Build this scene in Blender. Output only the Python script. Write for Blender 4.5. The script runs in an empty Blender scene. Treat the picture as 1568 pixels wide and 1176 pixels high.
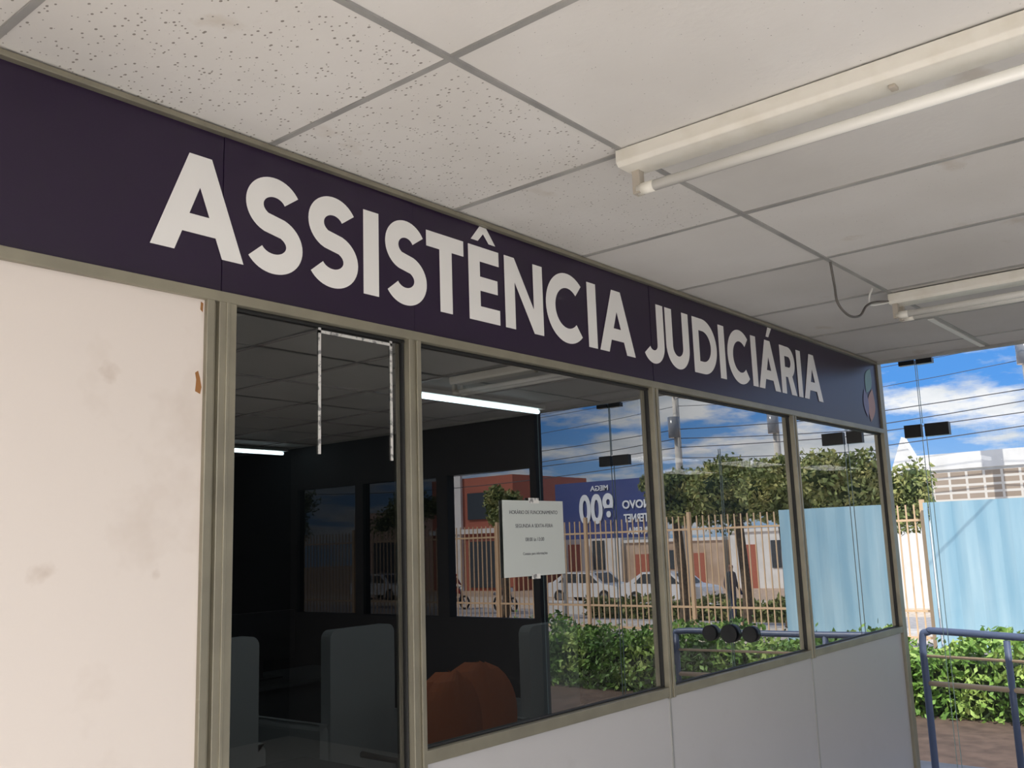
import bpy, math, random
import numpy as np
from mathutils import Matrix, Vector
random.seed(7); rng=np.random.default_rng(7)
sc=bpy.context.scene
sc.view_settings.view_transform='Standard'

# ------------------------------------------------------------ materials
def mat(name,col,rough=.6,metal=0,spec=.5,noise=None,coat=0,emis=None):
    m=bpy.data.materials.new(name);m.use_nodes=True
    nt=m.node_tree;b=nt.nodes['Principled BSDF']
    b.inputs['Base Color'].default_value=(*col,1);b.inputs['Roughness'].default_value=rough
    b.inputs['Metallic'].default_value=metal;b.inputs['Specular IOR Level'].default_value=spec
    b.inputs['Coat Weight'].default_value=coat;b.inputs['Coat Roughness'].default_value=.15
    if emis:
        b.inputs['Emission Color'].default_value=(*emis[0],1);b.inputs['Emission Strength'].default_value=emis[1]
    if noise:
        sc_,col2,lo,hi=noise
        tc=nt.nodes.new('ShaderNodeTexCoord');n=nt.nodes.new('ShaderNodeTexNoise');n.inputs['Scale'].default_value=sc_;n.inputs['Detail'].default_value=6
        r=nt.nodes.new('ShaderNodeValToRGB');r.color_ramp.elements[0].position=lo;r.color_ramp.elements[1].position=hi
        r.color_ramp.elements[0].color=(*col,1);r.color_ramp.elements[1].color=(*col2,1)
        nt.links.new(tc.outputs['Object'],n.inputs['Vector']);nt.links.new(n.outputs['Fac'],r.inputs[0]);nt.links.new(r.outputs[0],b.inputs['Base Color'])
    return m
def N(nt,t,**k):
    n=nt.nodes.new(t)
    for a,v in k.items(): setattr(n,a,v)
    return n

def glass_mat(name,tint,base,gain,gcol=(1,1,1)):
    m=bpy.data.materials.new(name);m.use_nodes=True;nt=m.node_tree;nt.nodes.clear()
    o=N(nt,'ShaderNodeOutputMaterial');mx=N(nt,'ShaderNodeMixShader');t=N(nt,'ShaderNodeBsdfTransparent');g=N(nt,'ShaderNodeBsdfGlossy')
    lw=N(nt,'ShaderNodeLayerWeight');lw.inputs['Blend'].default_value=.5
    pw=N(nt,'ShaderNodeMath',operation='POWER');pw.inputs[1].default_value=2
    ma=N(nt,'ShaderNodeMath',operation='MULTIPLY_ADD',use_clamp=True);ma.inputs[1].default_value=gain;ma.inputs[2].default_value=base
    t.inputs[0].default_value=(*tint,1);g.inputs['Color'].default_value=(*gcol,1);g.inputs['Roughness'].default_value=0
    L=nt.links.new;L(lw.outputs['Facing'],pw.inputs[0]);L(pw.outputs[0],ma.inputs[0]);L(ma.outputs[0],mx.inputs[0]);L(t.outputs[0],mx.inputs[1]);L(g.outputs[0],mx.inputs[2]);L(mx.outputs[0],o.inputs[0])
    return m
M={}
M['winglass']=glass_mat('tinted_window_glass',(.38,.41,.41),.055,1.36)
M['clear']=glass_mat('clear_door_glass',(.95,.97,.97),.02,.12)
M['film']=glass_mat('dark_film_glass',(.13,.14,.15),.04,.4)
M['edge']=mat('glass_edge',(.30,.40,.37),.2)
M['alu']=mat('champagne_aluminium',(.27,.25,.195),.38,.5,noise=(9,(.34,.315,.24),.3,.7))
M['joint']=mat('grey_joint_profile',(.36,.36,.35),.4,.3)
M['gasket']=mat('black_gasket',(.012,.012,.012),.5)
M['paper']=mat('paper',(.45,.48,.46),.8)
M['ink']=mat('ink',(.05,.05,.06),.8)
M['white']=mat('letter_vinyl',(.87,.855,.83),.35)
M['tape']=mat('white_tape',(.62,.61,.58),.7,noise=(60,(.2,.2,.2),.50,.60))
M['enamel']=mat('white_enamel',(.86,.83,.75),.4,noise=(14,(.78,.74,.64),.45,.75))
M['tube']=mat('fluorescent_tube_glass',(.9,.89,.84),.15,coat=.5)
M['socket']=mat('lamp_socket',(.50,.45,.38),.5)
M['cable']=mat('cable',(.13,.12,.11),.6)
M['blackmetal']=mat('black_metal',(.015,.015,.017),.3,.2)
M['bluerail']=mat('blue_grey_paint',(.10,.13,.22),.4)
M['beigerail']=mat('beige_paint',(.80,.56,.34),.5)
M['bounce_floor']=mat('white_bounce_floor',(.80,.775,.74),.45)
M['grey_floor']=mat('grey_dim_floor',(.34,.33,.31),.5)
M['court']=mat('courtyard_concrete',(.45,.42,.39),.8,noise=(4,(.36,.33,.30),.4,.7))
M['wall']=mat('wall_paint',(.72,.70,.66),.8,noise=(3,(.66,.64,.6),.4,.7))
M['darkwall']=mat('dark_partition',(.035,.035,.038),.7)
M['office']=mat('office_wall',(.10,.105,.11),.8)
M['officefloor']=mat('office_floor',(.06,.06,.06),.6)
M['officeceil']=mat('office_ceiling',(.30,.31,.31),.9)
M['blackframe']=mat('dark_frame',(.02,.02,.022),.5)
M['orange']=mat('orange_fabric',(.72,.19,.06),.7)
M['grey']=mat('grey_upholstery',(.66,.69,.70),.75)
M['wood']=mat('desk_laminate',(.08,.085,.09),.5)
M['lampon']=mat('lit_tube',(1,1,1),.5,emis=((.75,.92,1),8))
M['white_b']=mat('white_render',(.85,.84,.82),.8,noise=(1.2,(.74,.73,.7),.45,.7))
M['red_b']=mat('terracotta_render',(.45,.14,.09),.8)
M['pink_b']=mat('pink_render',(.66,.45,.36),.8)
M['tan_b']=mat('tan_render',(.48,.35,.25),.8,noise=(.8,(.62,.48,.37),.4,.6))
M['dkwin']=mat('dark_window',(.05,.06,.07),.15)
M['concrete']=mat('pole_concrete',(.62,.58,.52),.85,noise=(5,(.5,.47,.42),.4,.7))
M['wire']=mat('wire',(.07,.07,.08),.6)
M['carwhite']=mat('car_paint',(.85,.86,.88),.2,coat=1)
M['cargrey']=mat('car_paint_grey',(.2,.21,.23),.25,coat=1)
M['tyre']=mat('tyre',(.02,.02,.02),.8)
M['bark']=mat('bark',(.16,.11,.07),.9,noise=(12,(.08,.06,.04),.4,.6))
M['banner']=mat('banner_blue',(.055,.075,.24),.5)
M['bannertxt']=mat('banner_text',(.9,.92,.95),.5)
M['red']=mat('red_paint',(.6,.04,.03),.35)

def leafmat(name,c1,c2,c3):
    m=bpy.data.materials.new(name);m.use_nodes=True;nt=m.node_tree;b=nt.nodes['Principled BSDF']
    tc=N(nt,'ShaderNodeTexCoord');n=N(nt,'ShaderNodeTexNoise');n.inputs['Scale'].default_value=2.5;n.inputs['Detail'].default_value=8
    r=N(nt,'ShaderNodeValToRGB');e=r.color_ramp.elements;e[0].position=.35;e[0].color=(*c1,1);e[1].position=.66;e[1].color=(*c3,1)
    x=e.new(.5);x.color=(*c2,1)
    L=nt.links.new;L(tc.outputs['Object'],n.inputs['Vector']);L(n.outputs['Fac'],r.inputs[0]);L(r.outputs[0],b.inputs['Base Color']);b.inputs['Roughness'].default_value=.6
    return m
M['leaf']=leafmat('tree_leaves',(.09,.13,.035),(.23,.27,.08),(.48,.45,.17))
M['hedge']=leafmat('hedge_leaves',(.07,.16,.03),(.19,.36,.06),(.52,.66,.18))
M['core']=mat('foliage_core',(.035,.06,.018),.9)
M['sign']=mat('purple_vinyl',(.0145,.005,.027),.30,spec=.5,noise=(1.3,(.021,.0085,.037),.35,.75))
M['lgreen']=mat('logo_green',(.14,.27,.22),.35);M['lorange']=mat('logo_orange',(.42,.20,.13),.35);M['lpurp']=mat('logo_lilac',(.16,.13,.25),.35)

def panel_mat(name,base,dirty,rough,lo=.56):
    m=bpy.data.materials.new(name);m.use_nodes=True;nt=m.node_tree;b=nt.nodes['Principled BSDF'];L=nt.links.new
    b.inputs['Roughness'].default_value=rough
    tc=N(nt,'ShaderNodeTexCoord')
    n=N(nt,'ShaderNodeTexNoise');n.inputs['Scale'].default_value=2.2;n.inputs['Detail'].default_value=5;n.inputs['Roughness'].default_value=.65
    r=N(nt,'ShaderNodeValToRGB');e=r.color_ramp.elements;e[0].position=lo;e[0].color=(0,0,0,1);e[1].position=.80;e[1].color=(.7,.7,.7,1)
    n2=N(nt,'ShaderNodeTexNoise');n2.inputs['Scale'].default_value=9;n2.inputs['Detail'].default_value=4
    r2=N(nt,'ShaderNodeValToRGB');e=r2.color_ramp.elements;e[0].position=.66;e[0].color=(0,0,0,1);e[1].position=.76;e[1].color=(.6,.6,.6,1)
    ad=N(nt,'ShaderNodeMath',operation='MAXIMUM')
    mx=N(nt,'ShaderNodeMixRGB');mx.inputs[1].default_value=(*base,1);mx.inputs[2].default_value=(*dirty,1)
    L(tc.outputs['Object'],n.inputs['Vector']);L(tc.outputs['Object'],n2.inputs['Vector']);L(n.outputs['Fac'],r.inputs[0]);L(n2.outputs['Fac'],r2.inputs[0])
    L(r.outputs[0],ad.inputs[0]);L(r2.outputs[0],ad.inputs[1]);L(ad.outputs[0],mx.inputs[0]);L(mx.outputs[0],b.inputs['Base Color'])
    return m
M['panel_cream']=panel_mat('cream_panel',(.75,.68,.625),(.54,.45,.38),.5)
M['panel_grey']=panel_mat('grey_panel',(.47,.46,.46),(.43,.42,.41),.3)
M['chip']=mat('exposed_hardboard',(.33,.15,.05),.9)

def tile_mat():
    m=bpy.data.materials.new('mineral_fibre_tile');m.use_nodes=True;nt=m.node_tree;b=nt.nodes['Principled BSDF'];L=nt.links.new
    b.inputs['Roughness'].default_value=.85
    tc=N(nt,'ShaderNodeTexCoord');at=N(nt,'ShaderNodeAttribute',attribute_name='tone')
    v=N(nt,'ShaderNodeTexVoronoi');v.inputs['Scale'].default_value=108
    st=N(nt,'ShaderNodeMapping');st.inputs['Scale'].default_value=(1,.7,1)
    L(tc.outputs['Object'],st.inputs[0]);L(st.outputs[0],v.inputs['Vector'])
    sep=N(nt,'ShaderNodeSeparateColor');L(v.outputs['Color'],sep.inputs[0])
    mul=N(nt,'ShaderNodeMath',operation='MULTIPLY_ADD');mul.inputs[1].default_value=.34;mul.inputs[2].default_value=-.04;L(sep.outputs[0],mul.inputs[0])
    sepa=N(nt,'ShaderNodeSeparateColor');L(at.outputs['Color'],sepa.inputs[0])
    mul2=N(nt,'ShaderNodeMath',operation='MULTIPLY');L(mul.outputs[0],mul2.inputs[0]);L(sepa.outputs[1],mul2.inputs[1])
    lt=N(nt,'ShaderNodeMath',operation='LESS_THAN');L(v.outputs['Distance'],lt.inputs[0]);L(mul2.outputs[0],lt.inputs[1])
    n=N(nt,'ShaderNodeTexNoise');n.inputs['Scale'].default_value=2.0;n.inputs['Detail'].default_value=7
    L(tc.outputs['Object'],n.inputs['Vector'])
    r=N(nt,'ShaderNodeValToRGB');e=r.color_ramp.elements;e[0].position=.35;e[0].color=(.77,.75,.725,1);e[1].position=.72;e[1].color=(.69,.665,.63,1);L(n.outputs['Fac'],r.inputs[0])
    n3=N(nt,'ShaderNodeTexNoise');n3.inputs['Scale'].default_value=4.5;n3.inputs['Detail'].default_value=6;L(tc.outputs['Object'],n3.inputs['Vector'])
    r3=N(nt,'ShaderNodeValToRGB');e=r3.color_ramp.elements;e[0].position=.67;e[0].color=(0,0,0,1);e[1].position=.75;e[1].color=(.4,.4,.4,1);L(n3.outputs['Fac'],r3.inputs[0])
    mxs=N(nt,'ShaderNodeMixRGB');mxs.inputs[2].default_value=(.50,.42,.32,1);L(r3.outputs[0],mxs.inputs[0]);L(r.outputs[0],mxs.inputs[1])
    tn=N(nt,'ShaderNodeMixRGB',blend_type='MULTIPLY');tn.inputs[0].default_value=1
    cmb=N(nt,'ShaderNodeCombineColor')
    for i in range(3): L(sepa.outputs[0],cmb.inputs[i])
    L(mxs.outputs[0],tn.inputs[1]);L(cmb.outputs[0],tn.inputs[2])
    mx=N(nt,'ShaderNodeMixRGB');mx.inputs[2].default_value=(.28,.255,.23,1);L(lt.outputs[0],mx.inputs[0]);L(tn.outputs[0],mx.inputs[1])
    L(mx.outputs[0],b.inputs['Base Color'])
    n2=N(nt,'ShaderNodeTexNoise');n2.inputs['Scale'].default_value=60;n2.inputs['Detail'].default_value=4;L(tc.outputs['Object'],n2.inputs['Vector'])
    bp=N(nt,'ShaderNodeBump');bp.inputs['Strength'].default_value=.2;bp.inputs['Distance'].default_value=.004;L(n2.outputs['Fac'],bp.inputs['Height']);L(bp.outputs[0],b.inputs['Normal'])
    return m
M['tile']=tile_mat()
M['tbar']=mat('ceiling_t_bar',(.30,.295,.285),.5,noise=(6,(.42,.41,.39),.4,.7))
M['tbarw']=mat('ceiling_t_bar_white',(.85,.84,.8),.5)

def hoard_mat():
    m=bpy.data.materials.new('pale_blue_sheet');m.use_nodes=True;nt=m.node_tree;b=nt.nodes['Principled BSDF'];L=nt.links.new
    tc=N(nt,'ShaderNodeTexCoord');mp=N(nt,'ShaderNodeMapping');mp.inputs['Scale'].default_value=(1,2.6,.3)
    n=N(nt,'ShaderNodeTexNoise');n.inputs['Scale'].default_value=1.5;n.inputs['Detail'].default_value=4
    r=N(nt,'ShaderNodeValToRGB');e=r.color_ramp.elements;e[0].position=.33;e[0].color=(.28,.50,.64,1);e[1].position=.7;e[1].color=(.44,.64,.74,1)
    L(tc.outputs['Object'],mp.inputs[0]);L(mp.outputs[0],n.inputs['Vector']);L(n.outputs['Fac'],r.inputs[0]);L(r.outputs[0],b.inputs['Base Color']);b.inputs['Roughness'].default_value=.6
    return m
M['hoard']=hoard_mat()

def cobogo_mat():
    m=bpy.data.materials.new('cobogo_brick');m.use_nodes=True;nt=m.node_tree;b=nt.nodes['Principled BSDF'];L=nt.links.new
    tc=N(nt,'ShaderNodeTexCoord')
    sp=N(nt,'ShaderNodeSeparateXYZ');cb=N(nt,'ShaderNodeCombineXYZ');L(tc.outputs['Object'],sp.inputs[0]);L(sp.outputs[1],cb.inputs[0]);L(sp.outputs[2],cb.inputs[1])
    k=N(nt,'ShaderNodeTexBrick');k.inputs['Color1'].default_value=(.34,.27,.21,1);k.inputs['Color2'].default_value=(.42,.34,.27,1);k.inputs['Mortar'].default_value=(.72,.68,.62,1)
    k.offset=0
    k.inputs['Scale'].default_value=1;k.inputs['Brick Width'].default_value=.6;k.inputs['Row Height'].default_value=.27;k.inputs['Mortar Size'].default_value=.045
    L(cb.outputs[0],k.inputs['Vector']);L(k.outputs[0],b.inputs['Base Color']);b.inputs['Roughness'].default_value=.9
    return m
M['cobogo']=cobogo_mat()

def ground_mat():
    m=bpy.data.materials.new('outdoor_ground');m.use_nodes=True;nt=m.node_tree;b=nt.nodes['Principled BSDF'];L=nt.links.new
    tc=N(nt,'ShaderNodeTexCoord');sp=N(nt,'ShaderNodeSeparateXYZ');L(tc.outputs['Object'],sp.inputs[0])
    mr=N(nt,'ShaderNodeMapRange');mr.inputs[1].default_value=0;mr.inputs[2].default_value=60;L(sp.outputs[0],mr.inputs[0])
    r=N(nt,'ShaderNodeValToRGB');r.color_ramp.interpolation='CONSTANT';e=r.color_ramp.elements
    stops=[(0,(.22,.155,.12)),(7.2,(.17,.11,.08)),(11.2,(.62,.52,.42)),(15.0,(.82,.72,.62)),(21,(.80,.75,.70)),(24,(.52,.49,.48)),(31.5,(.80,.68,.56)),(38.5,(.62,.46,.34))]
    e[0].position=0;e[0].color=(*stops[0][1],1);e[1].position=stops[1][0]/60;e[1].color=(*stops[1][1],1)
    for x,c in stops[2:]:
        q=e.new(x/60);q.color=(*c,1)
    L(mr.outputs[0],r.inputs[0])
    n=N(nt,'ShaderNodeTexNoise');n.inputs['Scale'].default_value=6;n.inputs['Detail'].default_value=8;L(tc.outputs['Object'],n.inputs['Vector'])
    r2=N(nt,'ShaderNodeValToRGB');r2.color_ramp.elements[0].position=.3;r2.color_ramp.elements[0].color=(.55,.55,.55,1);r2.color_ramp.elements[1].position=.65;L(n.outputs['Fac'],r2.inputs[0])
    mx=N(nt,'ShaderNodeMixRGB',blend_type='MULTIPLY');mx.inputs[0].default_value=1;L(r.outputs[0],mx.inputs[1]);L(r2.outputs[0],mx.inputs[2]);L(mx.outputs[0],b.inputs['Base Color'])
    b.inputs['Roughness'].default_value=.9
    return m
M['ground']=ground_mat()

# ------------------------------------------------------------ mesh builder
class B:
    def __init__(s): s.v=[];s.f=[];s.m=[];s.mats=[];s.sm=[]
    def mi(s,k):
        if k not in s.mats: s.mats.append(k)
        return s.mats.index(k)
    def face(s,pts,k,smooth=False):
        o=len(s.v);s.v+= [tuple(p) for p in pts];s.f.append(list(range(o,o+len(pts))));s.m.append(s.mi(k));s.sm.append(smooth)
    def box(s,x0,x1,y0,y1,z0,z1,k):
        o=len(s.v);s.v+=[(x0,y0,z0),(x1,y0,z0),(x1,y1,z0),(x0,y1,z0),(x0,y0,z1),(x1,y0,z1),(x1,y1,z1),(x0,y1,z1)]
        for q in ((0,3,2,1),(4,5,6,7),(0,1,5,4),(1,2,6,5),(2,3,7,6),(3,0,4,7)):
            s.f.append([o+i for i in q]);s.m.append(s.mi(k));s.sm.append(False)
    def tube(s,pts,r,k,n=10,cap=True,smooth=True):
        pts=[Vector(p) for p in pts];o=len(s.v);rs=r if isinstance(r,(list,tuple)) else [r]*len(pts)
        up=None
        for i,p in enumerate(pts):
            t=((pts[min(i+1,len(pts)-1)]-pts[max(i-1,0)])).normalized()
            if up is None: up=Vector((0,0,1)) if abs(t.z)<.9 else Vector((1,0,0))
            a=t.cross(up).normalized();b=a.cross(t).normalized();up=b
            for j in range(n):
                an=2*math.pi*j/n;s.v.append(tuple(p+(a*math.cos(an)+b*math.sin(an))*rs[i]))
        for i in range(len(pts)-1):
            for j in range(n):
                s.f.append([o+i*n+j,o+i*n+(j+1)%n,o+(i+1)*n+(j+1)%n,o+(i+1)*n+j]);s.m.append(s.mi(k));s.sm.append(smooth)
        if cap:
            s.f.append([o+j for j in range(n)][::-1]);s.m.append(s.mi(k));s.sm.append(False)
            e=o+(len(pts)-1)*n;s.f.append([e+j for j in range(n)]);s.m.append(s.mi(k));s.sm.append(False)
    def extrude(s,poly,axis,a,b,k):
        def P(q,w):
            l=list(q);l.insert(axis,w);return tuple(l)
        n=len(poly);o=len(s.v);s.v+=[P(q,a) for q in poly]+[P(q,b) for q in poly]
        s.f.append([o+i for i in range(n)]);s.m.append(s.mi(k));s.sm.append(False)
        s.f.append([o+n+i for i in range(n)][::-1]);s.m.append(s.mi(k));s.sm.append(False)
        for i in range(n):
            j=(i+1)%n;s.f.append([o+i,o+n+i,o+n+j,o+j]);s.m.append(s.mi(k));s.sm.append(False)
    def obj(s,name,parent=None,bevel=0,loc=None):
        me=bpy.data.meshes.new(name);me.from_pydata(s.v,[],s.f)
        for k in s.mats: me.materials.append(M[k])
        me.polygons.foreach_set('material_index',s.m);me.polygons.foreach_set('use_smooth',s.sm);me.update()
        o=bpy.data.objects.new(name,me);bpy.context.collection.objects.link(o)
        if bevel:
            b=o.modifiers.new('b','BEVEL');b.width=bevel;b.segments=2;b.limit_method='ANGLE'
        if parent: o.parent=parent
        return o
def empty(name):
    e=bpy.data.objects.new(name,None);bpy.context.collection.objects.link(e);return e
def text(body,size,k,name,mtx,parent,ext=.0008,bold=0,align='LEFT'):
    cu=bpy.data.curves.new(name,'FONT');cu.body=body;cu.size=size;cu.extrude=ext;cu.offset=bold;cu.align_x=align
    t=bpy.data.objects.new(name+'_c',cu);bpy.context.collection.objects.link(t);bpy.context.view_layer.update()
    me=bpy.data.meshes.new_from_object(t.evaluated_get(bpy.context.evaluated_depsgraph_get()))
    bpy.data.objects.remove(t)
    o=bpy.data.objects.new(name,me);me.materials.clear();me.materials.append(M[k]);bpy.context.collection.objects.link(o);o.matrix_world=mtx;o.parent=parent
    return o

ZC=2.552; XE=3.72
# ------------------------------------------------------------ camera
a,b_,c=.6930,.1687,-.0332
F=Vector((math.cos(a)*math.cos(b_),math.sin(a)*math.cos(b_),math.sin(b_)));rt=Vector((math.sin(a),-math.cos(a),0));up=rt.cross(F)
R=rt*math.cos(c)+up*math.sin(c);U=up*math.cos(c)-rt*math.sin(c)
cam=bpy.data.cameras.new('camera');co=bpy.data.objects.new('camera',cam);bpy.context.collection.objects.link(co)
cam.sensor_width=36;cam.lens=36*1477.4/1600;cam.clip_start=.05;cam.clip_end=500
mw=Matrix.Identity(4)
for i,v in enumerate((R,U,-F)):
    for j in range(3): mw[j][i]=v[j]
mw.translation=Vector((-1.7342,-1.7978,1.6));co.matrix_world=mw;sc.camera=co

# ------------------------------------------------------------ ceiling
cb=B();tones=[]
xs=[-.463+.631*k for k in range(-9,7)]; xs=[x for x in xs if x<3.6]+[3.64]
ys=[0,-.611,-1.861,-3.111,-4.361,-5.4]
random.seed(3)
for i in range(len(xs)-1):
    for j in range(len(ys)-1):
        x0,x1,y1,y0=xs[i],xs[i+1],ys[j],ys[j+1]
        dz=[random.uniform(0,.006) for _ in range(4)]
        g=.004
        cb.face([(x0+g,y0+g,ZC+dz[0]),(x0+g,y1-g,ZC+dz[1]),(x1-g,y1-g,ZC+dz[2]),(x1-g,y0+g,ZC+dz[3])],'tile')
        tone=random.uniform(.88,1.0)*(1-.05*max(0,min(3,x0)))  # tone also falls along x: ceiling light falloff put into tile colour
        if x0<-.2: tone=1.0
        pin=1.0 if (j==0 and x0<-.2) else (.75 if (j==0 and x0<.3) else random.choice([0,0,.35,.25]))
        tones.append((tone,pin))
tb=B()
for x in xs[1:-1]: tb.box(x-.0075,x+.0075,-5.4,0,ZC-.001,ZC+.012,'tbar')
for y in ys[1:-1]: tb.box(xs[0],3.64,y-.0075,y+.0075,ZC-.0015,ZC+.012,'tbar')
tb.box(2.71,3.6,-.60,-.575,ZC-.006,ZC-.0016,'tbarw')
tb.box(3.62,3.66,-5.4,0,ZC-.012,ZC+.02,'tbar')
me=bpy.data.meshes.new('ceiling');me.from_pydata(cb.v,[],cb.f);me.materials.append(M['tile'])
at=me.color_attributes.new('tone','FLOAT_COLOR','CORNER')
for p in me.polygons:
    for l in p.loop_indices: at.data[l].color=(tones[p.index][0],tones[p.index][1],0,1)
ceil=bpy.data.objects.new('ceiling',me);bpy.context.collection.objects.link(ceil)
tb.obj('grid_bars',ceil)
q=B();q.box(-6.2,3.78,-5.6,6.7,2.60,2.85,'white_b');q.obj('roof_slab')
q=B();q.box(-6.2,1.2,-5.6,.0,-.12,0,'bounce_floor');q.box(1.2,3.78,-5.6,.0,-.12,0,'grey_floor');q.box(-6.2,3.78,.0,6.7,-.12,0,'officefloor');q.obj('floor')  # unseen floor: white part added to bounce light, grey part to dim reflections

# ------------------------------------------------------------ partition wall (front, y=0)
w=B()
w.box(-6,-.622,-.012,.03,0,2.15,'panel_cream')
w.obj('wall_partition_left')
w=B()
for x0,x1 in ((.029,1.214),(1.226,2.434),(2.446,3.64)):
    w.box(x0,x1,-.008,.03,0,1.065,'panel_grey')
w.obj('wall_partition_lower')
chip=B();chip.extrude([(-.640,1.945),(-.628,1.94),(-.625,1.955),(-.629,1.975),(-.634,1.99),(-.641,1.985),(-.638,1.97)],1,-.0125,-.0122,'chip')
chip.extrude([(-.632,2.125),(-.626,2.12),(-.625,2.14),(-.631,2.143)],1,-.0125,-.0122,'chip')
chip.obj('paint_chip')
fr=B()
def prof(x0,x1,z0,z1,y0=-.024,y1=.04,k='alu'): fr.box(x0,x1,y0,y1,z0,z1,k)
def vmull(xc,wd=.044,z0=0,z1=2.15):
    h=wd/2
    prof(xc-h,xc-.006,z0,z1);prof(xc+.006,xc+h,z0,z1);prof(xc-.006,xc+.006,z0,z1,-.018)
    fr.box(xc-h-.005,xc-h,-.004,.02,z0,z1,'gasket');fr.box(xc+h,xc+h+.005,-.004,.02,z0,z1,'gasket')
prof(-.622,-.603,0,2.15);prof(-.603,-.592,0,2.15,-.012);prof(-.592,-.548,0,2.15)
prof(-.575,-.566,0,2.15,-.027)
fr.box(-.548,-.543,-.004,.02,0,2.15,'gasket')
vmull(.003);vmull(1.22,.04,1.062);vmull(2.44,.04,1.062)
for x in (1.22,2.44): prof(x-.006,x+.006,0,1.062,-.011,.02,'joint')
prof(3.64,3.70,0,ZC)
fr.box(3.632,3.64,-.004,.02,0,2.15,'gasket')
prof(-6,3.64,2.148,2.172,-.026)
fr.box(-.548,3.64,-.006,.02,2.140,2.148,'gasket')
prof(-6,3.64,2.538,2.551,-.03)
for x0,x1 in ((.025,1.2),(1.24,2.42),(2.46,3.64)):
    prof(x0,x1,1.066,1.098,-.022)
    fr.box(x0,x1,-.004,.02,1.098,1.103,'gasket')
prof(-.548,-.019,0,.04)
fr.obj('trim_window_frames',bevel=.0015)
for i,(x0,x1,z0) in enumerate(((-.548,-.02,.04),(.026,1.197,1.08),(1.243,2.417,1.08),(2.463,3.64,1.08))):
    g=B();g.face([(x0,.004,z0),(x1,.004,z0),(x1,.004,2.15),(x0,.004,2.15)],'winglass');g.obj('window_%d'%(i+1))
sg=empty('wall_sign')
s=B()
edges=[-6,-1.8,-.582,.012,1.228,2.448,3.636]
for i in range(6):
    off=.0 if i%2 else .0012
    s.box(edges[i]+.0008,edges[i+1]-.0008,-.013-off,.03,2.172,2.538,'sign')
s.obj('sign_panel',sg)
# letters : flat cut vinyl, each piece a hair above the previous one
lt=B();cnt=[0]
def poly(p):
    cnt[0]=(cnt[0]+1)%60;y=-.0150-cnt[0]*.000012
    lt.face([(x,y,z) for x,z in p],'white')
def ribbon(pts,wd):
    n=len(pts);Lf=[];Rt=[]
    for i in range(n):
        p=np.array(pts[i]);a0=np.array(pts[max(i-1,0)]);b0=np.array(pts[min(i+1,n-1)])
        t=b0-a0;t=t/np.linalg.norm(t);nn=np.array([-t[1],t[0]])
        Lf.append(p+nn*wd/2);Rt.append(p-nn*wd/2)
    cnt[0]=(cnt[0]+1)%60;y=-.0150-cnt[0]*.000012
    for i in range(n-1): lt.face([(u[0],y,u[1]) for u in (Lf[i],Lf[i+1],Rt[i+1],Rt[i])],'white')
def arc(cx,cz,rx,rz,a0,a1,n=28):
    return [(cx+rx*math.cos(math.radians(a0+(a1-a0)*i/n)),cz+rz*math.sin(math.radians(a0+(a1-a0)*i/n))) for i in range(n+1)]
Z0=2.247;Hh=.226;Wd=.050
def rect(x0,x1,z0,z1): poly([(x0,Z0+z0),(x1,Z0+z0),(x1,Z0+z1),(x0,Z0+z1)])
def lA(x0,x1):
    cx=(x0+x1)/2;w1=Wd*1.12;h=Wd*.56
    poly([(x0,Z0),(x0+w1,Z0),(cx+h,Z0+Hh),(cx-h,Z0+Hh)]);poly([(x1-w1,Z0),(x1,Z0),(cx+h,Z0+Hh),(cx-h,Z0+Hh)])
    z0,z1=.045,.088
    k=lambda z:x0+w1*.5+(cx-x0-w1*.5)*z/Hh
    poly([(k(z0),Z0+z0),(2*cx-k(z0),Z0+z0),(2*cx-k(z1),Z0+z1),(k(z1),Z0+z1)])
def lI(x0,x1): rect(x0,x1,0,Hh)
def lS(x0,x1):
    cx=(x0+x1)/2;ov=.005;H=Hh+2*ov;zb=Z0-ov;wd=Wd*.96
    rz=(H/2-wd/2)/2;rx=(x1-x0-wd)/2
    zu=zb+H-wd/2-rz;zl=zb+wd/2+rz
    ribbon(arc(cx+.001,zu,rx*.93,rz,28,245,30)+arc(cx,zl,rx,rz,65,-150,30),wd)
def lC(x0,x1):
    ov=.005;H=Hh+2*ov;rx=(H-Wd)/2*.98;cx=x0+Wd/2+rx
    ribbon(arc(cx,Z0+Hh/2,rx,(H-Wd)/2,47,313,40),Wd)
lA(-.755,-.527);lS(-.528,-.362);lS(-.350,-.187);lI(-.169,-.116);lS(-.098,.060)
rect(.060,.212,Hh-.046,Hh);rect(.112,.162,0,Hh-.046)
rect(.232,.282,0,Hh);rect(.282,.368,0,.045);rect(.282,.360,.092,.135);rect(.282,.368,Hh-.045,Hh)
poly([(.245,2.490),(.276,2.490),(.300,2.516),(.300,2.537),(.285,2.537)]);poly([(.355,2.490),(.324,2.490),(.300,2.516),(.300,2.537),(.315,2.537)])
rect(.393,.441,0,Hh);rect(.532,.580,0,Hh);poly([(.393,Z0+Hh),(.441,Z0+Hh),(.580,Z0),(.532,Z0)])
lC(.595,.81);lI(.824,.876);lA(.890,1.112)
ribbon([(1.293,Z0+Hh),(1.293,Z0+.10)]+arc(1.293-.052,Z0+.068,.052,.0475,0,-150,20),Wd)
ribbon([(1.357,Z0+Hh),(1.357,Z0+.09)]+arc(1.42,Z0+.083,.063,.0625,180,360,26)+[(1.483,Z0+.09),(1.483,Z0+Hh)],Wd)
rect(1.540,1.589,0,Hh);cx=1.617
ribbon([(1.585,Z0+Hh-Wd/2),(cx,Z0+Hh-Wd/2)]+arc(cx,Z0+Hh/2,.092,(Hh-Wd)/2,88,-88,30)+[(cx,Z0+Wd/2),(1.585,Z0+Wd/2)],Wd)
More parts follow.
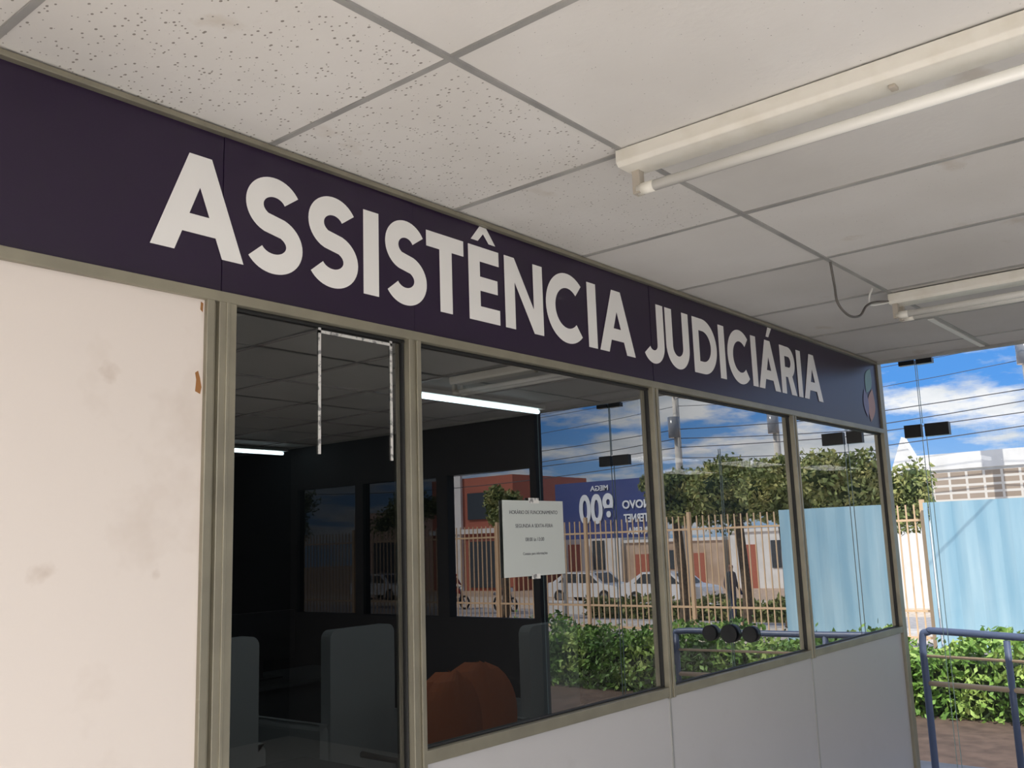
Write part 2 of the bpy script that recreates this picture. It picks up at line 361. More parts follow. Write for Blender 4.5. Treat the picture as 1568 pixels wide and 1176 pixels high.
lI(1.755,1.807);lC(1.828,2.03);lI(2.052,2.103);lA(2.112,2.332)
poly([(2.212,2.490),(2.240,2.490),(2.278,2.536),(2.238,2.536)])
rect(2.348,2.398,0,Hh)
ribbon([(2.395,Z0+Hh-Wd/2+.001),(2.435,Z0+Hh-Wd/2+.001)]+arc(2.437,Z0+Hh-.0735,.048,.0495,88,-88,24)+[(2.435,Z0+Hh-.122),(2.395,Z0+Hh-.122)],.047)
poly([(2.418,Z0+.092),(2.470,Z0+.092),(2.512,Z0),(2.452,Z0)])
lI(2.532,2.583);lA(2.598,2.826)
lt.obj('lettering',sg)
lg=B()
def leafp(cx,cz,L_,wd,ang,k,yo):
    pts=[]
    for i in range(13):
        t=i/12;pts.append((L_*t,wd*math.sin(math.pi*t)))
    for i in range(1,12):
        t=1-i/12;pts.append((L_*t,-wd*math.sin(math.pi*t)))
    ca,sa=math.cos(ang),math.sin(ang)
    lg.face([(cx+x*ca-z*sa,-.0148-yo,cz+x*sa+z*ca) for x,z in pts],k)
leafp(3.45,2.36,.17,.05,1.0,'lgreen',0);leafp(3.48,2.20,.2,.055,1.25,'lorange',.0003);leafp(3.44,2.22,.16,.04,1.7,'lpurp',.0006)
lg.obj('logo',sg)

# paper notice
pn=empty('paper_notice')
p=B();p.box(.365,.655,-.0035,-.0015,1.508,1.73,'paper');p.box(.485,.535,-.0042,-.0035,1.722,1.738,'tape');p.box(.49,.53,-.0042,-.0035,1.499,1.513,'tape');p.obj('sheet',pn)
rotx=Matrix.Rotation(math.radians(90),4,'X')
for tx,z,sz in (("HORÁRIO DE FUNCIONAMENTO",1.690,.0155),("SEGUNDA A SEXTA-FEIRA",1.650,.0155),("08:00 às 13:00",1.610,.0155),("Contato para informações",1.570,.011)):
    text(tx,sz,'ink','line',Matrix.Translation((.51,-.0038,z))@rotx,pn,.0002,0,'CENTER')
t=B();t.box(-.300,-.293,.0005,.003,1.83,2.140,'tape');t.box(-.065,-.058,.0005,.003,1.825,2.140,'tape');t.box(-.300,-.058,.0005,.003,2.127,2.134,'tape');t.obj('tape_strips')

# ------------------------------------------------------------ fluorescent fixtures
def fixture(x,y0,length,tubes):
    e=empty('fluorescent_fixture')
    q=B();h=.05
    prof_=[(x-h,ZC-.002),(x-h,ZC-.034),(x-h+.010,ZC-.044),(x+h-.010,ZC-.044),(x+h,ZC-.034),(x+h,ZC-.002)]
    q.extrude([(a_,b2) for a_,b2 in prof_],1,y0-length,y0,'enamel')
    q.box(x-.012,x+.012,y0-.66,y0-.645,ZC-.052,ZC-.044,'socket')
    q.obj('housing',e,.002)
    for dx in tubes:
        q=B();zt=ZC-.092
        q.tube([(x+dx,y0-.035,zt),(x+dx,y0-length+.035,zt)],.0135,'tube',16)
        for yy,sg_ in ((y0-.022,1),(y0-length+.022,-1)):
            q.box(x+dx-.012,x+dx+.012,yy-.010,yy+.010,ZC-.104,ZC-.044,'socket')
            q.tube([(x+dx,yy,zt),(x+dx,yy-sg_*.045,zt)],.0145,'enamel',14)
        q.obj('tube',e)
fixture(.185,-.60,1.24,(.015,))
fixture(2.15,-.60,1.24,(-.03,.04))
q=B()
def bez(P,n=24):
    out=[]
    P=[Vector(p) for p in P]
    for i in range(len(P)-1):
        p0=P[max(i-1,0)];p1=P[i];p2=P[i+1];p3=P[min(i+2,len(P)-1)]
        for j in range(n):
            t=j/n;out.append(.5*((2*p1)+(-p0+p2)*t+(2*p0-5*p1+4*p2-p3)*t*t+(-p0+3*p1-3*p2+p3)*t**3))
    out.append(P[-1]);return out
q.tube(bez([(1.48,-.61,2.552),(1.50,-.61,2.47),(1.49,-.62,2.40),(1.56,-.63,2.365),(1.70,-.62,2.39),(1.84,-.60,2.455),(1.97,-.59,2.495),(2.10,-.60,2.52)],12),.0045,'cable',8)
q.tube(bez([(1.97,-.585,2.552),(1.94,-.58,2.51),(1.98,-.57,2.49),(2.04,-.59,2.50),(2.10,-.60,2.515)],10),.004,'tbarw',8)
q.obj('power_cable')

# ------------------------------------------------------------ end facade (glass doors) X=XE
gd=[(-.012,-.205,0,2.545,'glass_sidelight'),(-.225,-1.025,.01,2.16,'door_1'),(-1.035,-1.835,.01,2.16,'door_2'),(-1.855,-2.49,0,2.545,'glass_sidelight'),(-.212,-1.848,2.19,2.545,'glass_transom')]
for y1,y0,z0,z1,n in gd:
    q=B();q.face([(XE,y0,z0),(XE,y1,z0),(XE,y1,z1),(XE,y0,z1)],'clear')
    q.box(XE-.004,XE+.004,y0,y0+.002,z0,z1,'edge');q.box(XE-.004,XE+.004,y1-.002,y1,z0,z1,'edge')
    if n.startswith('door'):
        hy=-.29 if n=='door_1' else -1.77;cy=-.90 if n=='door_1' else -1.17
        q.box(XE-.02,XE+.02,hy-.06,hy+.065,2.115,2.185,'blackmetal');q.box(XE-.02,XE+.02,hy-.06,hy+.06,.01,.07,'blackmetal')
        q.tube([(XE-.03,cy,1.02),(XE+.03,cy,1.02)],.048,'blackmetal',20)
        if n=='door_1': q.tube([(XE-.035,-1.035,1.02),(XE+.035,-1.035,1.02)],.055,'blackmetal',20)
    if n=='glass_transom':
        q.box(XE-.02,XE+.02,-.30,-.215,2.52,2.549,'blackmetal');q.box(XE-.02,XE+.02,-1.845,-1.75,2.52,2.549,'blackmetal')
    elif n=='glass_sidelight':
        yy=y0 if y1>-.1 else y1-.09
        q.box(XE-.018,XE+.018,yy,yy+.09,2.115,2.185,'blackmetal');q.box(XE-.018,XE+.018,yy,yy+.085,2.522,2.547,'blackmetal')
    q.obj(n)
q=B()
q.box(XE-.03,XE+.05,-3.44,-2.50,0,1.07,'darkwall');q.box(XE-.03,XE+.05,-5.4,-3.44,0,1.07,'darkwall')
q.box(XE-.03,XE+.05,-5.4,-2.50,2.16,2.6,'darkwall')
for y0,y1 in ((-2.56,-2.50),(-3.52,-3.40),(-4.5,-4.4),(-5.4,-5.3)): q.box(XE-.03,XE+.05,y0,y1,1.07,2.16,'darkwall')
q.obj('wall_right')
q=B();q.face([(XE,-5.3,1.07),(XE,-3.52,1.07),(XE,-3.52,2.16),(XE,-5.3,2.16)],'film');q.obj('window_5')
q=B();q.box(XE+.0,XE+.08,.03,6.7,0,2.6,'darkwall');q.obj('wall_office_right')
q=B();q.box(1.5,XE+.05,-5.6,-5.4,0,2.6,'darkwall');q.obj('wall_back')
q=B();q.box(-6.2,-6,-5.6,6.7,0,2.6,'wall');q.obj('wall_left')
q=B();
for x in (-4,-1.2): q.box(x-.1,x+.1,-5.6,-5.4,0,2.6,'wall')
q.obj('concrete_columns')

# ------------------------------------------------------------ office interior
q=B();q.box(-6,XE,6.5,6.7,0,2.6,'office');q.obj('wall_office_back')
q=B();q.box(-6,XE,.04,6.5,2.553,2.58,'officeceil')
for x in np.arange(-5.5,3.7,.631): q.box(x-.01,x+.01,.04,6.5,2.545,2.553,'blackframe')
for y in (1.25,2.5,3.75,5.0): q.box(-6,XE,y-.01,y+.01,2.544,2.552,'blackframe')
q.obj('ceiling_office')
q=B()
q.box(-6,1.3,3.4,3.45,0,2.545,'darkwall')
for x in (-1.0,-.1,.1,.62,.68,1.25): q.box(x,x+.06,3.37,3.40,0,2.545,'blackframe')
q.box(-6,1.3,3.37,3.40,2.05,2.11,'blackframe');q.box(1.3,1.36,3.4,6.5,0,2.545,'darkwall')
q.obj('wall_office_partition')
for (x,y) in ((2.17,2.19),(2.40,5.37),(-.6,2.3)):
    e=empty('office_lamp');q=B();q.box(x,x+1.2,y-.04,y+.04,2.515,2.540,'enamel');q.obj('housing',e)
    q=B();q.tube([(x+.02,y,2.497),(x+1.17,y,2.497)],.014,'lampon',10);q.obj('tube',e)
def chair(x,y,back,rot=0,kind='office_chair',zs=1):
    e=empty(kind);q=B()
    n=10;W=.23
    grid=[]
    for j in range(13):
        z=.58+.44*j/12;tt=j/12
        hw=W*(math.sqrt(max(0,1-((tt-.45)/.56)**2)) if tt>.45 else math.sqrt(max(0,1-((.45-tt)/.75)**2)));row=[]
        for i in range(n+1):
            u=-1+2*i/n;row.append((hw*u,-.22-.05*(1-u*u)+.03*tt,z))
        grid.append(row)
    for th in (0,.05):
        for j in range(12):
            for i in range(n):
                q.face([(p[0],p[1]+th,p[2]) for p in (grid[j][i],grid[j][i+1],grid[j+1][i+1],grid[j+1][i])],back,True)
    q.extrude([(-.22,-.2),(.22,-.2),(.24,0),(.22,.22),(-.22,.22),(-.24,0)],2,.44,.50,back)
    q.box(-.03,.03,-.24,-.20,.40,.75,'blackframe')
    q.tube([(0,0,.1),(0,0,.45)],.03,'blackframe',10)
    for k in range(5):
        an=k*2*math.pi/5;q.tube([(0,0,.12),(.28*math.cos(an),.28*math.sin(an),.06)],.018,'blackframe',8);q.tube([(.28*math.cos(an)-.02,.28*math.sin(an),.03),(.28*math.cos(an)+.02,.28*math.sin(an),.03)],.03,'tyre',10)
    for sx in (-1,1):
        q.tube([(sx*.24,-.12,.47),(sx*.27,-.1,.66),(sx*.27,.12,.67)],.015,'blackframe',8)
    q.obj('shell',e);e.location=(x,y,0);e.rotation_euler=(0,0,rot);e.scale=(1,1,zs);return e
chair(1.60,1.62,'orange',.1);chair(2.00,1.74,'orange',-.25)
def armchair(x,y,w_,h,rot):
    e=empty('waiting_armchair');q=B()
    r=.05
    def slab(x0,x1,y0,y1,z0,z1):
        pts=[(x0,z0),(x1,z0)]+[(x1-r+r*math.cos(t),z1-r+r*math.sin(t)) for t in np.linspace(0,math.pi/2,6)]+[(x0+r-r*math.sin(t),z1-r+r*math.cos(t)) for t in np.linspace(0,math.pi/2,6)]
        q.extrude(pts,1,y0,y1,'grey')
    slab(-w_/2,w_/2,-.34,-.26,.12,h);slab(-w_/2,w_/2,-.26,.30,.12,.46)
    slab(-w_/2-.06,-w_/2,-.32,.30,.12,.64);slab(w_/2,w_/2+.06,-.32,.30,.12,.64)
    for sx in (-1,1):
        for yy in (-.28,.24): q.box(sx*w_/2-.02,sx*w_/2+.02,yy-.02,yy+.02,0,.12,'blackframe')
    q.obj('upholstery',e,.012);e.location=(x,y,0);e.rotation_euler=(0,0,rot)
armchair(2.80,2.05,.46,1.14,0);armchair(2.10,2.95,.52,1.15,.05);armchair(1.05,2.80,.46,1.18,0)
def desk(x0,x1,y0,y1):
    q=B();q.box(x0,x1,y0,y1,.72,.75,'wood');q.box(x0+.03,x0+.06,y0+.05,y1-.05,0,.72,'wood');q.box(x1-.06,x1-.03,y0+.05,y1-.05,0,.72,'wood');q.box(x0+.06,x1-.06,y0+.06,y0+.08,.3,.72,'wood');q.obj('office_desk',bevel=.004)
desk(-.4,.9,1.1,1.6);desk(1.5,3.0,3.55,4.2)
def monitor(x,y,z):
    q=B();q.box(x-.26,x+.26,y,y+.03,z+.12,z+.45,'blackframe');q.box(x-.02,x+.02,y+.03,y+.05,z,z+.3,'blackframe');q.box(x-.12,x+.12,y-.06,y+.12,z,z+.012,'blackframe');q.obj('computer_monitor',bevel=.004)
monitor(.1,1.35,.75);monitor(2.3,3.85,.75)

# ------------------------------------------------------------ outside
def gz(x):
    return -.4 if x<16 else (-.4-.8*(x-16)/14 if x<30 else -1.2)
gx=[3.78,8,12,16,18,20,22,24,26,28,30,60,160]
q=B()
for i in range(len(gx)-1):
    q.face([(gx[i],-140,gz(gx[i])),(gx[i+1],-140,gz(gx[i+1])),(gx[i+1],60,gz(gx[i+1])),(gx[i],60,gz(gx[i]))],'ground')
q.obj('ground')
q=B();q.face([(-60,-60,-.4),(3.78,-60,-.4),(3.78,-5.6,-.4),(-60,-5.6,-.4)],'court');q.obj('ground_courtyard')
q=B();q.box(3.78,5.6,-6,3,-.4,-.02,'court');q.obj('entrance_ramp')
q=B();X=5.2
q.tube(bez([(X,.37,-.02),(X,.37,.5),(X,.37,.86),(X,.33,.92),(X,.2,.925),(X,-.7,.885),(X,-1.6,.87),(X,-2.2,.87),(X,-2.32,.82),(X,-2.33,.6)],8),.024,'bluerail',12)
for y in (-.16,-1.05,-2.3): q.tube([(X,y,-.02),(X,y,.88)],.022,'bluerail',12)
q.tube([(X,.37,.58),(X,-2.3,.53)],.018,'beigerail',10);q.tube([(X,.37,.76),(X,-2.3,.72)],.010,'beigerail',10)
q.obj('ramp_handrail')
def leaves(q,pts,size,k):
    for p in pts:
        a1=rng.normal(size=3);a1/=np.linalg.norm(a1);a2=np.cross(a1,rng.normal(size=3));a2/=np.linalg.norm(a2)
        s_=size*rng.uniform(.6,1.3);p=np.array(p)
        q.face([p-a1*s_,p+a2*s_*.5,p+a1*s_,p-a2*s_*.5],k)
def hedge(x0,x1,y0,y1,z0,z1,n,name='garden_hedge',size=.045,k='hedge'):
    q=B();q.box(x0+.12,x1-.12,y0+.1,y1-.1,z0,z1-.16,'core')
    pts=[]
    for i in range(n):
        y=rng.uniform(y0,y1);bump=.10*math.sin(y*2.3)+.06*math.sin(y*5.7+1)
        f_=rng.random()
        if f_<.45: pts.append((x0+rng.uniform(-.08,.12),y,rng.uniform(z0,z1+bump)))
        elif f_<.6: pts.append((x1+rng.uniform(-.12,.08),y,rng.uniform(z0,z1+bump)))
        else: pts.append((rng.uniform(x0,x1),y,z1+bump+rng.uniform(-.14,.05)+(rng.random()<.06)*rng.uniform(0,.15)))
    leaves(q,pts,size,k);return q.obj(name)
hedge(9.4,10.6,-7.6,3.2,-.4,.33,20000)
hedge(25.6,26.6,-18,-10,gz(26),-.35,3500,'roadside_shrubs',.09,'leaf')
def fence(y0,y1,X=15.6):
    q=B()
    for y in np.arange(y0,y1,.14): q.box(X-.011,X+.011,y-.011,y+.011,-.25,2.07,'beigerail')
    for y in np.arange(y0,y1+.01,2.6): q.box(X-.035,X+.035,y-.035,y+.035,-.4,2.15,'beigerail')
    for z in (-.2,.25,1.8): q.box(X-.018,X+.018,y0,y1,z-.02,z+.02,'beigerail')
    q.obj('metal_fence')
fence(-34,-5.95);fence(3.4,9)
q=B();ys_=np.arange(-5.95,3.4,.18)
for i in range(len(ys_)-1):
    xa=15.4+(.006 if i%2 else -.006);xb=15.4+(.006 if (i+1)%2 else -.006)
    q.face([(xa,ys_[i],-.35),(xb,ys_[i+1],-.35),(xb,ys_[i+1],2.09),(xa,ys_[i],2.09)],'hoard')
for y in (-5.9,-3.6,-1.3,1.0,3.3): q.box(15.42,15.48,y-.03,y+.03,-.4,2.09,'hoard')
q.obj('blue_hoarding')
def tree(x,y,zt,rad,zc,n=5200,name='street_tree'):
    g=gz(x);q=B()
    q.tube(bez([(x,y,g),(x+.1,y+.05,g+.8),(x-.05,y,zc-.5*rad*.6),(x,y,zc)],4),[.16-.005*i for i in range(13)],'bark',8)
    blobs=[];zr=(zt-zc)
    for i in range(14):
        an=rng.uniform(0,6.28);rr=rng.uniform(.1,.8)*rad
        bx,by=x+rr*math.cos(an),y+rr*math.sin(an);br=rng.uniform(.30,.48)*rad
        bz=zc+rng.uniform(-.5,.75)*zr;bz=min(bz,zt+rng.uniform(-.15,.15)-br)
        blobs.append((bx,by,bz,br));q.tube([(x,y,zc-.6*zr),(bx,by,bz)],[.06,.02],'bark',6)
    pts=[]
    for i in range(n):
        bx,by,bz,br=blobs[rng.integers(len(blobs))]
        d=rng.normal(size=3);d/=np.linalg.norm(d);r=br*rng.uniform(.6,1.2)
        pts.append((bx+d[0]*r,by+d[1]*r,bz+d[2]*r))
    leaves(q,pts,.08,'leaf')
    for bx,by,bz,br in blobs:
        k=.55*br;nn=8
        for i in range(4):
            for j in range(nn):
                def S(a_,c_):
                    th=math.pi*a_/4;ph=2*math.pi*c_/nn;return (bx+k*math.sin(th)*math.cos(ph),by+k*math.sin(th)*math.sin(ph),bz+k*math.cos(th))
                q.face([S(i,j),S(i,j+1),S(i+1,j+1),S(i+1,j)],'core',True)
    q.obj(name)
tree(22,-12.0,3.6,1.0,2.75,7000);tree(22.6,-10.4,3.85,1.35,2.85,9000);tree(22.1,-8.9,3.7,1.2,2.7,8000);tree(22,-7.1,3.7,1.35,2.7,8000);tree(23,-19.4,3.6,.95,2.8,4500);tree(23,6.6,3.4,1.2,2.4,4000)
tree(25,-26.0,4.2,1.3,3.0,4000);tree(27,-36.5,4.8,1.6,3.3,4000);tree(24,-4.4,3.8,1.3,2.8,3000)
bn=empty('advertising_banner');q=B();q.box(24.5,24.56,-18.2,-14.0,1.72,3.62,'banner')
for y in (-18.0,-14.2): q.box(24.56,24.66,y-.05,y+.05,gz(24.6),3.62,'concrete')
q.obj('board',bn)
rb=Matrix(((0,0,-1,0),(-1,0,0,0),(0,1,0,0),(0,0,0,1)))
text("800",1.25,'bannertxt','headline',Matrix.Translation((24.47,-15.75,2.25))@rb@Matrix.Diagonal((.76,1.05,1,1)),bn,.01,.035)
text("MEGA",.34,'bannertxt','headline_small',Matrix.Translation((24.47,-15.95,3.30))@rb@Matrix.Diagonal((.8,.7,1,1)),bn,.01,.005)
text("NOVO",.36,'bannertxt','line_c',Matrix.Translation((24.47,-14.35,2.66))@rb,bn,.01,.01)
text("INTERNET",.36,'bannertxt','line_a',Matrix.Translation((24.47,-14.2,2.22))@rb@Matrix.Diagonal((.72,1,1,1)),bn,.01,.01,'LEFT')
text("100% FIBRA",.30,'bannertxt','line_b',Matrix.Translation((24.47,-14.2,1.83))@rb@Matrix.Diagonal((.7,1,1,1)),bn,.01,.01,'LEFT')
q=B()
q.box(36,42,-3,9.6,-1.2,4.4,'white_b');q.box(35.9,36.0,-3,9.3,2.5,3.75,'cobogo');q.box(35.85,36.2,-3.1,9.7,3.85,4.45,'white_b')
q.extrude([(9.3,-1.2),(10.4,-1.2),(10.4,3.9),(9.9,5.2),(9.3,3.9)],0,35.6,36.2,'white_b')
q.box(35.97,36,-2,8,-1.0,1.6,'dkwin');q.obj('white_building')
q=B()
q.box(44,52,-43.5,-36.4,-1.2,6.0,'red_b');q.box(43.8,44,-41.5,-40.7,-1.2,6.4,'white_b');q.box(43.7,44,-43.6,-36.3,2.4,2.7,'white_b');q.box(43.9,44,-40.2,-37.2,3.3,5.0,'dkwin');q.box(43.9,44,-40.2,-37.2,-1.0,1.9,'dkwin')
q.box(44.5,52,-52,-43.5,-1.2,4.2,'pink_b');q.box(44.4,44.5,-50,-46,-.8,2.2,'dkwin');q.obj('terracotta_building')
for y0,y1,h,k in ((-36,-31,2.2,'white_b'),(-31,-24,1.5,'tan_b'),(-24,-19,1.9,'white_b'),(-19,-14,1.3,'tan_b'),(-14,-9,1.9,'pink_b'),(-9,-3.2,1.8,'tan_b'),(9.8,22,2.5,'white_b')):
    q=B();q.box(48,54,y0+.2,y1-.2,-1.2,h,k);q.box(47.9,54.1,y0+.1,y1-.1,h,h+.18,'white_b')
    for i_,yy in enumerate(np.arange(y0+.8,y1-1.5,1.9)):
        if i_%2: q.box(47.95,48,yy,yy+.9,-.1,h-.5,'dkwin')
        else: q.box(47.93,48,yy,yy+1.0,-1.2,h-.7,'red_b')
    q.obj('street_house')
q=B();q.box(28.6,29.0,-22,-9,-1.2,-.7,'white_b');q.box(28.55,29.05,-22,-9,-.7,-.64,'white_b');q.obj('low_street_wall')
def pole(x,y,h):
    q=B();g=gz(x);q.tube([(x,y,g),(x,y,h)],[.2,.13],'concrete',12);q.box(x-.06,x+.06,y-.06,y+.06,h-.1,h+.05,'concrete');q.box(x-.9,x+.9,y-.05,y+.05,h-.5,h-.38,'concrete')
    for dx in (-.8,-.3,.3,.8): q.tube([(x+dx,y,h-.38),(x+dx,y,h-.15)],.05,'blackmetal',8)
    q.tube([(x-.25,y,h-2.3),(x-.25,y,h-1.4)],.25,'cargrey',12);q.obj('utility_pole')
pole(34,-18.7,8.2);pole(38,-16.0,8.4);pole(34,5.0,9.4);pole(34,-45,8.4)
q=B()
for z,dx,sag in ((8.0,-.8,.5),(8.0,.3,.4),(7.3,0,.55),(6.3,.1,.35),(5.9,.05,.5),(5.5,-.05,.3),(5.05,0,.45)):
    for ya,yb in ((-45,-18.7),(-18.7,5.0),(5.0,32)):
        q.tube([(34+dx,ya+(yb-ya)*t/10,z-sag*(1-(2*t/10-1)**2)) for t in range(11)],.012 if z>7 else .018,'wire',5)
q.tube([(34,-18.7,7.6),(29,-14,7.2),(22,-8,6.6),(14,-1,6.0),(6,5,5.5)],.012,'wire',5)
q.obj('power_lines')
def car(x,y,k,s_=1):
    e=empty('parked_car');q=B();g=0
    L2=2.1
    body=[(-L2,.28),(L2,.28),(L2,.62),(L2-.12,.78),(1.15,.92),(.55,1.40),(-.9,1.44),(-1.65,1.0),(-L2+.05,.92)]
    q.extrude(body,0,-.85,.85,k)
    for sx in (-.856,.851):
        q.extrude([(1.0,.93),(.5,1.34),(-.1,1.36),(-.1,.93)],0,sx,sx+.005,'dkwin');q.extrude([(-.18,.93),(-.18,1.36),(-.85,1.36),(-1.35,.95)],0,sx,sx+.005,'dkwin')
    q.face([(-.7,1.17,.93),(.7,1.17,.93),(.62,.62,1.37),(-.62,.62,1.37)],'dkwin');q.face([(-.7,-1.68,1.0),(.7,-1.68,1.0),(.6,-.97,1.42),(-.6,-.97,1.42)],'dkwin')
    q.obj('body',e,.05)
    q=B()
    for yy in (-1.3,1.3):
        for sx in (-1,1):
            q.tube([(sx*.66,yy,.31),(sx*.87,yy,.31)],.31,'tyre',20);q.tube([(sx*.86,yy,.31),(sx*.885,yy,.31)],.18,'cargrey',14)
    q.obj('wheels',e);e.location=(x,y,gz(x));return e
car(36,-25.0,'carwhite');car(35.2,-20.2,'carwhite');car(36,-39.5,'carwhite')
def fig_mat(name,stops):
    m=bpy.data.materials.new(name);m.use_nodes=True;nt=m.node_tree;b=nt.nodes['Principled BSDF'];tc=N(nt,'ShaderNodeTexCoord');sp=N(nt,'ShaderNodeSeparateXYZ');mr=N(nt,'ShaderNodeMapRange');mr.inputs[2].default_value=2
    r=N(nt,'ShaderNodeValToRGB');r.color_ramp.interpolation='CONSTANT';e=r.color_ramp.elements
    e[0].position=0;e[0].color=(*stops[0][1],1);e[1].position=stops[1][0]/2;e[1].color=(*stops[1][1],1)
    for z,c_ in stops[2:]:
        x=e.new(z/2);x.color=(*c_,1)
    L=nt.links.new;L(tc.outputs['Object'],sp.inputs[0]);L(sp.outputs[2],mr.inputs[0]);L(mr.outputs[0],r.inputs[0]);L(r.outputs[0],b.inputs['Base Color']);b.inputs['Roughness'].default_value=.8
    return m
def figure(name,J,E,Rr,m,loc,rz,root=0):
    me=bpy.data.meshes.new(name);me.from_pydata(J,E,[]);o=bpy.data.objects.new(name,me);bpy.context.collection.objects.link(o)
    o.modifiers.new('skin','SKIN');o.modifiers.new('sub','SUBSURF').levels=2
    o.modifiers['sub'].render_levels=2
    for i,sv in enumerate(me.skin_vertices[0].data):
        sv.radius=(Rr[i],Rr[i]);sv.use_root=(i==root)
    me.materials.append(m);o.location=loc;o.rotation_euler=(0,0,rz);return o
J=[(0,0,.93),(0,0,1.12),(0,0,1.36),(0,0,1.46),(0,.01,1.53),(0,.02,1.62),
   (-.09,.02,.88),(-.11,.12,.50),(-.11,.05,.09),(-.11,.17,.04),
   (.09,0,.88),(.11,-.02,.50),(.11,-.22,.11),(.11,-.12,.04),
   (-.19,0,1.38),(-.23,-.06,1.10),(-.22,.04,.87),(-.22,.07,.79),
   (.19,0,1.38),(.23,.04,1.10),(.22,.16,.90),(.22,.19,.82)]
E_=[(0,1),(1,2),(2,3),(3,4),(4,5),(0,6),(6,7),(7,8),(8,9),(0,10),(10,11),(11,12),(12,13),(2,14),(14,15),(15,16),(16,17),(2,18),(18,19),(19,20),(20,21)]
Rr=[.14,.125,.15,.06,.07,.095,.095,.065,.045,.04,.095,.065,.045,.04,.06,.045,.035,.03,.06,.045,.035,.03]
fm=fig_mat('pedestrian_clothes',[(0,(.03,.03,.03)),(.08,(.03,.04,.08)),(.95,(.10,.08,.09)),(1.44,(.28,.15,.10)),(1.63,(.02,.015,.01))])
figure('pedestrian',J,E_,Rr,fm,(21.5,-10.2,gz(21.5)),0)
def motorcycle(x,y,col,rz=0):
    e=empty('motorcycle');q=B()
    for yy in (-.62,.62):
        pts=[(0,yy+.27*math.cos(t),.31+.27*math.sin(t)) for t in np.linspace(0,2*math.pi,25)]
        q.tube(pts,.045,'tyre',8,False)
        for t in np.linspace(0,math.pi,5)[:-1]: q.tube([(0,yy+.25*math.cos(t),.31+.25*math.sin(t)),(0,yy-.25*math.cos(t),.31-.25*math.sin(t))],.008,'cargrey',5)
    q.tube([(0,.62,.31),(0,.38,.85),(0,.32,1.0)],.03,'cargrey',8);q.tube([(-.33,.22,1.03),(-.1,.33,1.0),(.1,.33,1.0),(.33,.22,1.03)],.015,'blackmetal',8)
    q.tube([(0,.35,.75),(0,.2,.82),(0,-.02,.78)],[.06,.14,.10],col,12);q.tube([(0,0,.79),(0,-.35,.79),(0,-.62,.84)],[.10,.13,.08],'blackmetal',10)
    q.tube([(0,.25,.4),(0,0,.38),(0,-.15,.45)],[.12,.15,.1],'cargrey',10);q.tube([(0,-.62,.31),(0,-.2,.4)],.03,'cargrey',6);q.tube([(.12,.1,.28),(.14,-.8,.38)],.04,'cargrey',8);q.tube([(0,.45,.92),(0,.53,.92)],.09,'carwhite',12)
    q.tube([(0,-.3,.7),(0,-.85,.72)],[.05,.07],col,8)
    q.obj('body',e);e.location=(x,y,gz(x));e.rotation_euler=(0,0,rz)
motorcycle(30.5,-28.8,'red');motorcycle(29.5,-24.9,'cargrey',.3)
J=[(0,-.2,.93),(0,-.12,1.12),(0,-.02,1.34),(0,.03,1.44),(0,.06,1.50),(0,.08,1.60),
   (-.14,.1,.88),(-.2,.28,.66),(-.17,.12,.32),(-.17,.24,.28),(.14,.1,.88),(.2,.28,.66),(.17,.12,.32),(.17,.24,.28),
   (-.19,0,1.36),(-.26,.08,1.14),(-.30,.2,1.06),(.19,0,1.36),(.26,.08,1.14),(.30,.2,1.06)]
E2=[(0,1),(1,2),(2,3),(3,4),(4,5),(0,6),(6,7),(7,8),(8,9),(0,10),(10,11),(11,12),(12,13),(2,14),(14,15),(15,16),(2,17),(17,18),(18,19)]
R2=[.14,.13,.15,.06,.08,.12,.09,.065,.05,.04,.09,.065,.05,.04,.06,.045,.035,.06,.045,.035]
fm2=fig_mat('rider_clothes',[(0,(.03,.03,.03)),(.35,(.03,.04,.08)),(.95,(.35,.05,.05)),(1.46,(.5,.02,.02))])
figure('motorcyclist',J,E2,R2,fm2,(30.5,-28.8,gz(30.5)),0)

# ------------------------------------------------------------ world
wd=bpy.data.worlds.new('sky');sc.world=wd;wd.use_nodes=True;nt=wd.node_tree;bg=nt.nodes['Background'];L=nt.links.new
tc=N(nt,'ShaderNodeTexCoord');sp=N(nt,'ShaderNodeSeparateXYZ');L(tc.outputs['Generated'],sp.inputs[0])
gr=N(nt,'ShaderNodeValToRGB');e=gr.color_ramp.elements;e[0].position=0;e[0].color=(.42,.66,.95,1);e[1].position=.6;e[1].color=(.05,.20,.62,1)
k=e.new(.14);k.color=(.11,.36,.88,1);L(sp.outputs[2],gr.inputs[0])
az=N(nt,'ShaderNodeMath',operation='MAXIMUM');az.inputs[1].default_value=.0;L(sp.outputs[2],az.inputs[0])
ad=N(nt,'ShaderNodeMath',operation='ADD');ad.inputs[1].default_value=.16;L(az.outputs[0],ad.inputs[0])
dv=N(nt,'ShaderNodeVectorMath',operation='DIVIDE');cb2=N(nt,'ShaderNodeCombineXYZ')
for i in range(3): L(ad.outputs[0],cb2.inputs[i])
L(tc.outputs['Generated'],dv.inputs[0]);L(cb2.outputs[0],dv.inputs[1])
of=N(nt,'ShaderNodeVectorMath',operation='ADD');of.inputs[1].default_value=(3.1,1.7,0);L(dv.outputs[0],of.inputs[0])
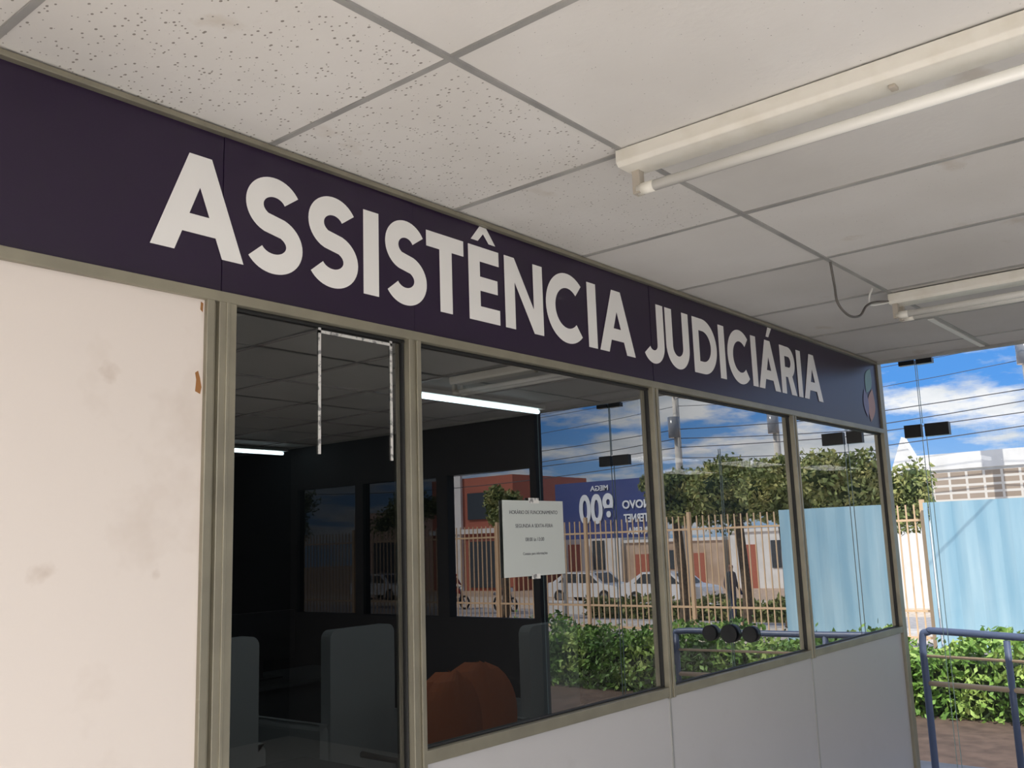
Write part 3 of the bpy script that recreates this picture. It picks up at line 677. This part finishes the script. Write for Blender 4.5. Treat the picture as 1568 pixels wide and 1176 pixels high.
cn=N(nt,'ShaderNodeTexNoise');cn.inputs['Scale'].default_value=1.7;cn.inputs['Detail'].default_value=10;cn.inputs['Roughness'].default_value=.6;L(of.outputs[0],cn.inputs['Vector'])
cr=N(nt,'ShaderNodeValToRGB');e=cr.color_ramp.elements;e[0].position=.44;e[0].color=(0,0,0,1);e[1].position=.55;e[1].color=(1,1,1,1);L(cn.outputs['Fac'],cr.inputs[0])
cn2=N(nt,'ShaderNodeTexNoise');cn2.inputs['Scale'].default_value=3;cn2.inputs['Detail'].default_value=6;L(dv.outputs[0],cn2.inputs['Vector'])
cc=N(nt,'ShaderNodeValToRGB');e=cc.color_ramp.elements;e[0].position=.3;e[0].color=(.58,.64,.72,1);e[1].position=.6;e[1].color=(1.0,1.0,1.02,1);L(cn2.outputs['Fac'],cc.inputs[0])
mx=N(nt,'ShaderNodeMixRGB');L(cr.outputs[0],mx.inputs[0]);L(gr.outputs[0],mx.inputs[1]);L(cc.outputs[0],mx.inputs[2]);L(mx.outputs[0],bg.inputs[0]);bg.inputs[1].default_value=1.0
sl=bpy.data.lights.new('sun','SUN');sl.energy=4.2;sl.angle=.01;sl.color=(1,.95,.88);so=bpy.data.objects.new('sun',sl);bpy.context.collection.objects.link(so)
so.rotation_euler=Vector((.5,.45,-.74)).to_track_quat('-Z','Y').to_euler()
def fill_lamp(x,y,p,sx=1.2,sy=.5,z=ZC):  # added fill: area light under an invented housing
    q=B();q.box(x-sx/2-.03,x+sx/2+.03,y-sy/2-.03,y+sy/2+.03,z-.03,z-.003,'enamel');q.obj('added_fill_housing')
    l=bpy.data.lights.new('added_fill_light','AREA');l.shape='RECTANGLE';l.size=sx;l.size_y=sy;l.energy=p;l.color=(1,.97,.94)
    o=bpy.data.objects.new('added_fill_light',l);o.location=(x,y,z-.035);bpy.context.collection.objects.link(o)
for x,y,p in ((-3.8,-3.3,60),(-2.0,-3.6,54),(-.3,-3.9,36),(-2.4,-4.8,50),(-4.2,-1.2,34)): fill_lamp(x,y,p)  # unseen fills behind the camera, added to brighten room and ceiling by bounce
fill_lamp(1.6,1.1,4.0,1.2,.1,2.54)  # added fill for the dim office interior, separate from its lit tubes
